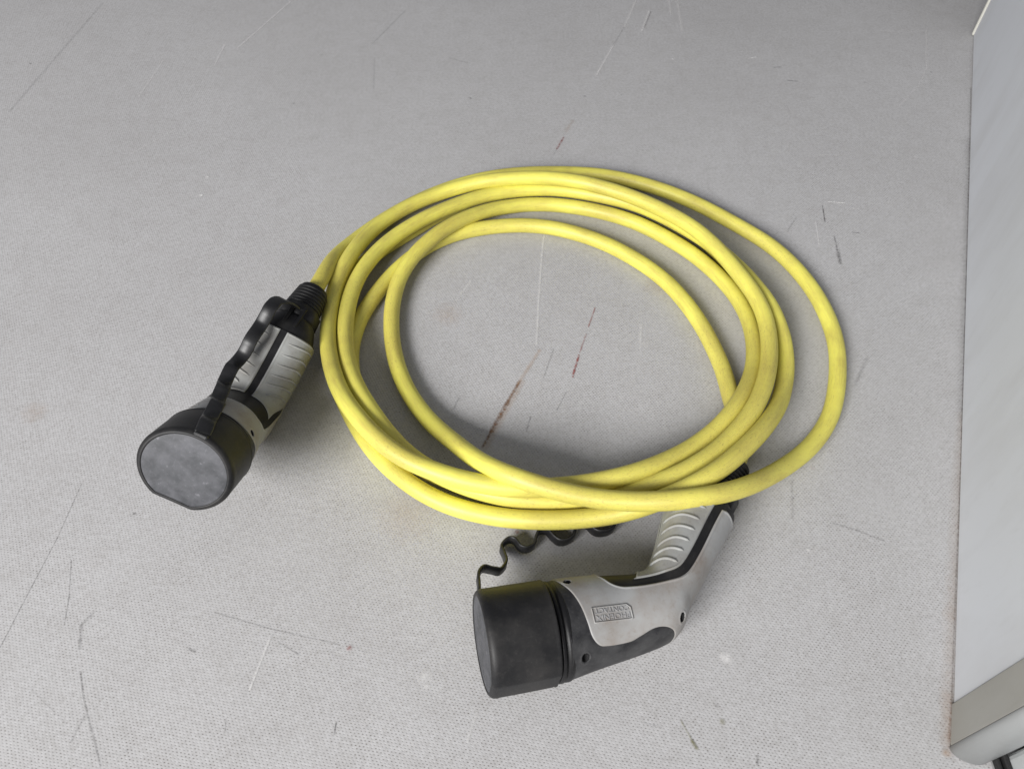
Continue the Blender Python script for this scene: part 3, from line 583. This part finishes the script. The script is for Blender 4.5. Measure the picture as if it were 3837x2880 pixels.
        for txt, yy in (('PHOENIX', -7.6), ('CONTACT', -3.4)):
            cu = bpy.data.curves.new('badge_text', 'FONT'); cu.body = txt; cu.size = 4.6; cu.extrude = .0; cu.resolution_u = 2
            to = bpy.data.objects.new('badge_text', cu); COL.objects.link(to)
            me = bpy.data.meshes.new_from_object(to.evaluated_get(bpy.context.evaluated_depsgraph_get()))
            tv = np.array([v.co[:2] for v in me.vertices]); tf = [tuple(p.vertices) for p in me.polygons]
            bpy.data.objects.remove(to); bpy.data.curves.remove(cu)
            tv -= tv.min(0); tv *= np.array([22.6/tv[:, 0].max(), 3.2/tv[:, 1].max()])
            px = 39.6 - tv[:, 0]; py = yy + 3.2 - tv[:, 1]          # lettering reads from the handle side
            top_ = [upper(a_, b_, 1, .42)[0] for a_, b_ in zip(px, py)]; bot_ = [upper(a_, b_, 1, -.1)[0] for a_, b_ in zip(px, py)]
            nt = len(top_); edges = {}
            for f_ in tf:
                for a_, b_ in zip(f_, f_[1:] + f_[:1]): edges[(a_, b_)] = 1
            fs = [tuple(f_) for f_ in tf] + [(b_, a_, a_ + nt, b_ + nt) for (a_, b_) in edges if (b_, a_) not in edges]
            link('badge_lettering', top_ + bot_, fs, M_BADGE, body, False)
    return body
def pose(Rm, t, s=1.0, wide=1.0):
    R_ = Matrix(Rm).to_4x4(); return Matrix.Translation(Vector(t)*MM) @ R_ @ Matrix.Diagonal((s, s, s*wide, 1))
NEAR_STRAP = [(-47.0, 31.3, 0), (-45.9, 36.3, -2.5), (-44.9, 41.2, -5.6), (-43.2, 50.2, -9.7), (-38.5, 55.8, -13.5), (-32.0, 55.5, -16.9), (-26.4, 55.7, -20.3), (-20.3, 62.6, -25), (-19.2, 71.9, -30), (-19.5, 78.9, -32.2), (-13.7, 83.5, -31.5), (-9.4, 82.4, -31.0), (-6.2, 75.9, -30.6), (-1.7, 73.5, -30.0), (3.8, 75.5, -29.4), (6.8, 81.7, -29.0), (10.9, 85.8, -28.5), (15.7, 84.3, -27.9), (18.5, 78.8, -27.6), (22.5, 74.1, -27.1), (28.1, 73.5, -26.4), (33.6, 76.6, -25.7), (36.8, 82.9, -25.3), (40.9, 84.9, -24.8), (45.7, 82.5, -24.2), (48.2, 78.2, -23.9), (51.1, 75.3, -23.5), (56.1, 74.2, -22.9), (61.6, 75.1, -22.3), (65.9, 79.6, -21.7), (69, 86, -21.3), (75, 89, -20.6), (82, 87, -19.8), (92, 90, -13), (104, 96, -8), (114, 96, -3), (121, 92.5, 0)]
LEFT_STRAP = [(-47, 34.5, 1.2), (-42.2, 37.0, 0.4), (-37.5, 39.0, -0.6), (-32.5, 38.8, -1.3), (-27.5, 36.6, -2.2), (-22.6, 35.6, -3.2), (-17.6, 37, -3.8), (-12.7, 40.1, -4.3), (-7.6, 41.8, -5.0), (-2.8, 40.4, -5.9), (2, 37.4, -7.1), (6.8, 35.4, -8.4), (11.7, 35.4, -9.5), (16.8, 37.2, -10.5), (21.9, 39.8, -11.4), (26.8, 39.9, -12.4), (31.4, 37.7, -13.6), (36.7, 35.6, -14.6), (41.7, 35.4, -15.6), (46.4, 37.2, -16.4), (50.2, 41.2, -17.0), (54, 44.9, -17.3), (59, 45.7, -17.4), (64.4, 46.4, -17.4), (69.4, 48.6, -17.2), (72.2, 52.6, -16.6), (73.1, 58, -16.2), (73.6, 63.7, -16.1), (76.2, 67.9, -16.1), (80.8, 70.8, -16.2), (86, 73.6, -16.3), (89.5, 77.2, -16.2), (90.7, 81.9, -15.8), (91.2, 87.4, -15.4), (93.2, 92.6, -15.4), (97.5, 96.0, -14.9), (103.2, 97.8, -14.4), (109, 98.6, -11.4), (116, 96.6, -6.7), (122, 93, -3.0)]
make_plug('connector', pose([[0.97322, -0.20586, 0.10229], [0.20473, 0.97858, 0.02152], [-0.10453, -0.0, 0.99452]], [30.7, -228.17, 37.0]), 'grey plug lying on its side under the coil, framed badge on its side', 33.0, NEAR_STRAP, True, 33.5, -31.0, 10.0)
make_plug('connector', pose([[0.02011, 0.45132, 0.89214], [0.83123, 0.48829, -0.26576], [-0.55556, 0.74692, -0.36533]], [-218.97, -98.53, 52.71], 0.9248, 1.12), 'plug tipped nose up beside the coil, its dusty cap face showing', 32.0, LEFT_STRAP, False, 35.0, -26.0, 10.4)
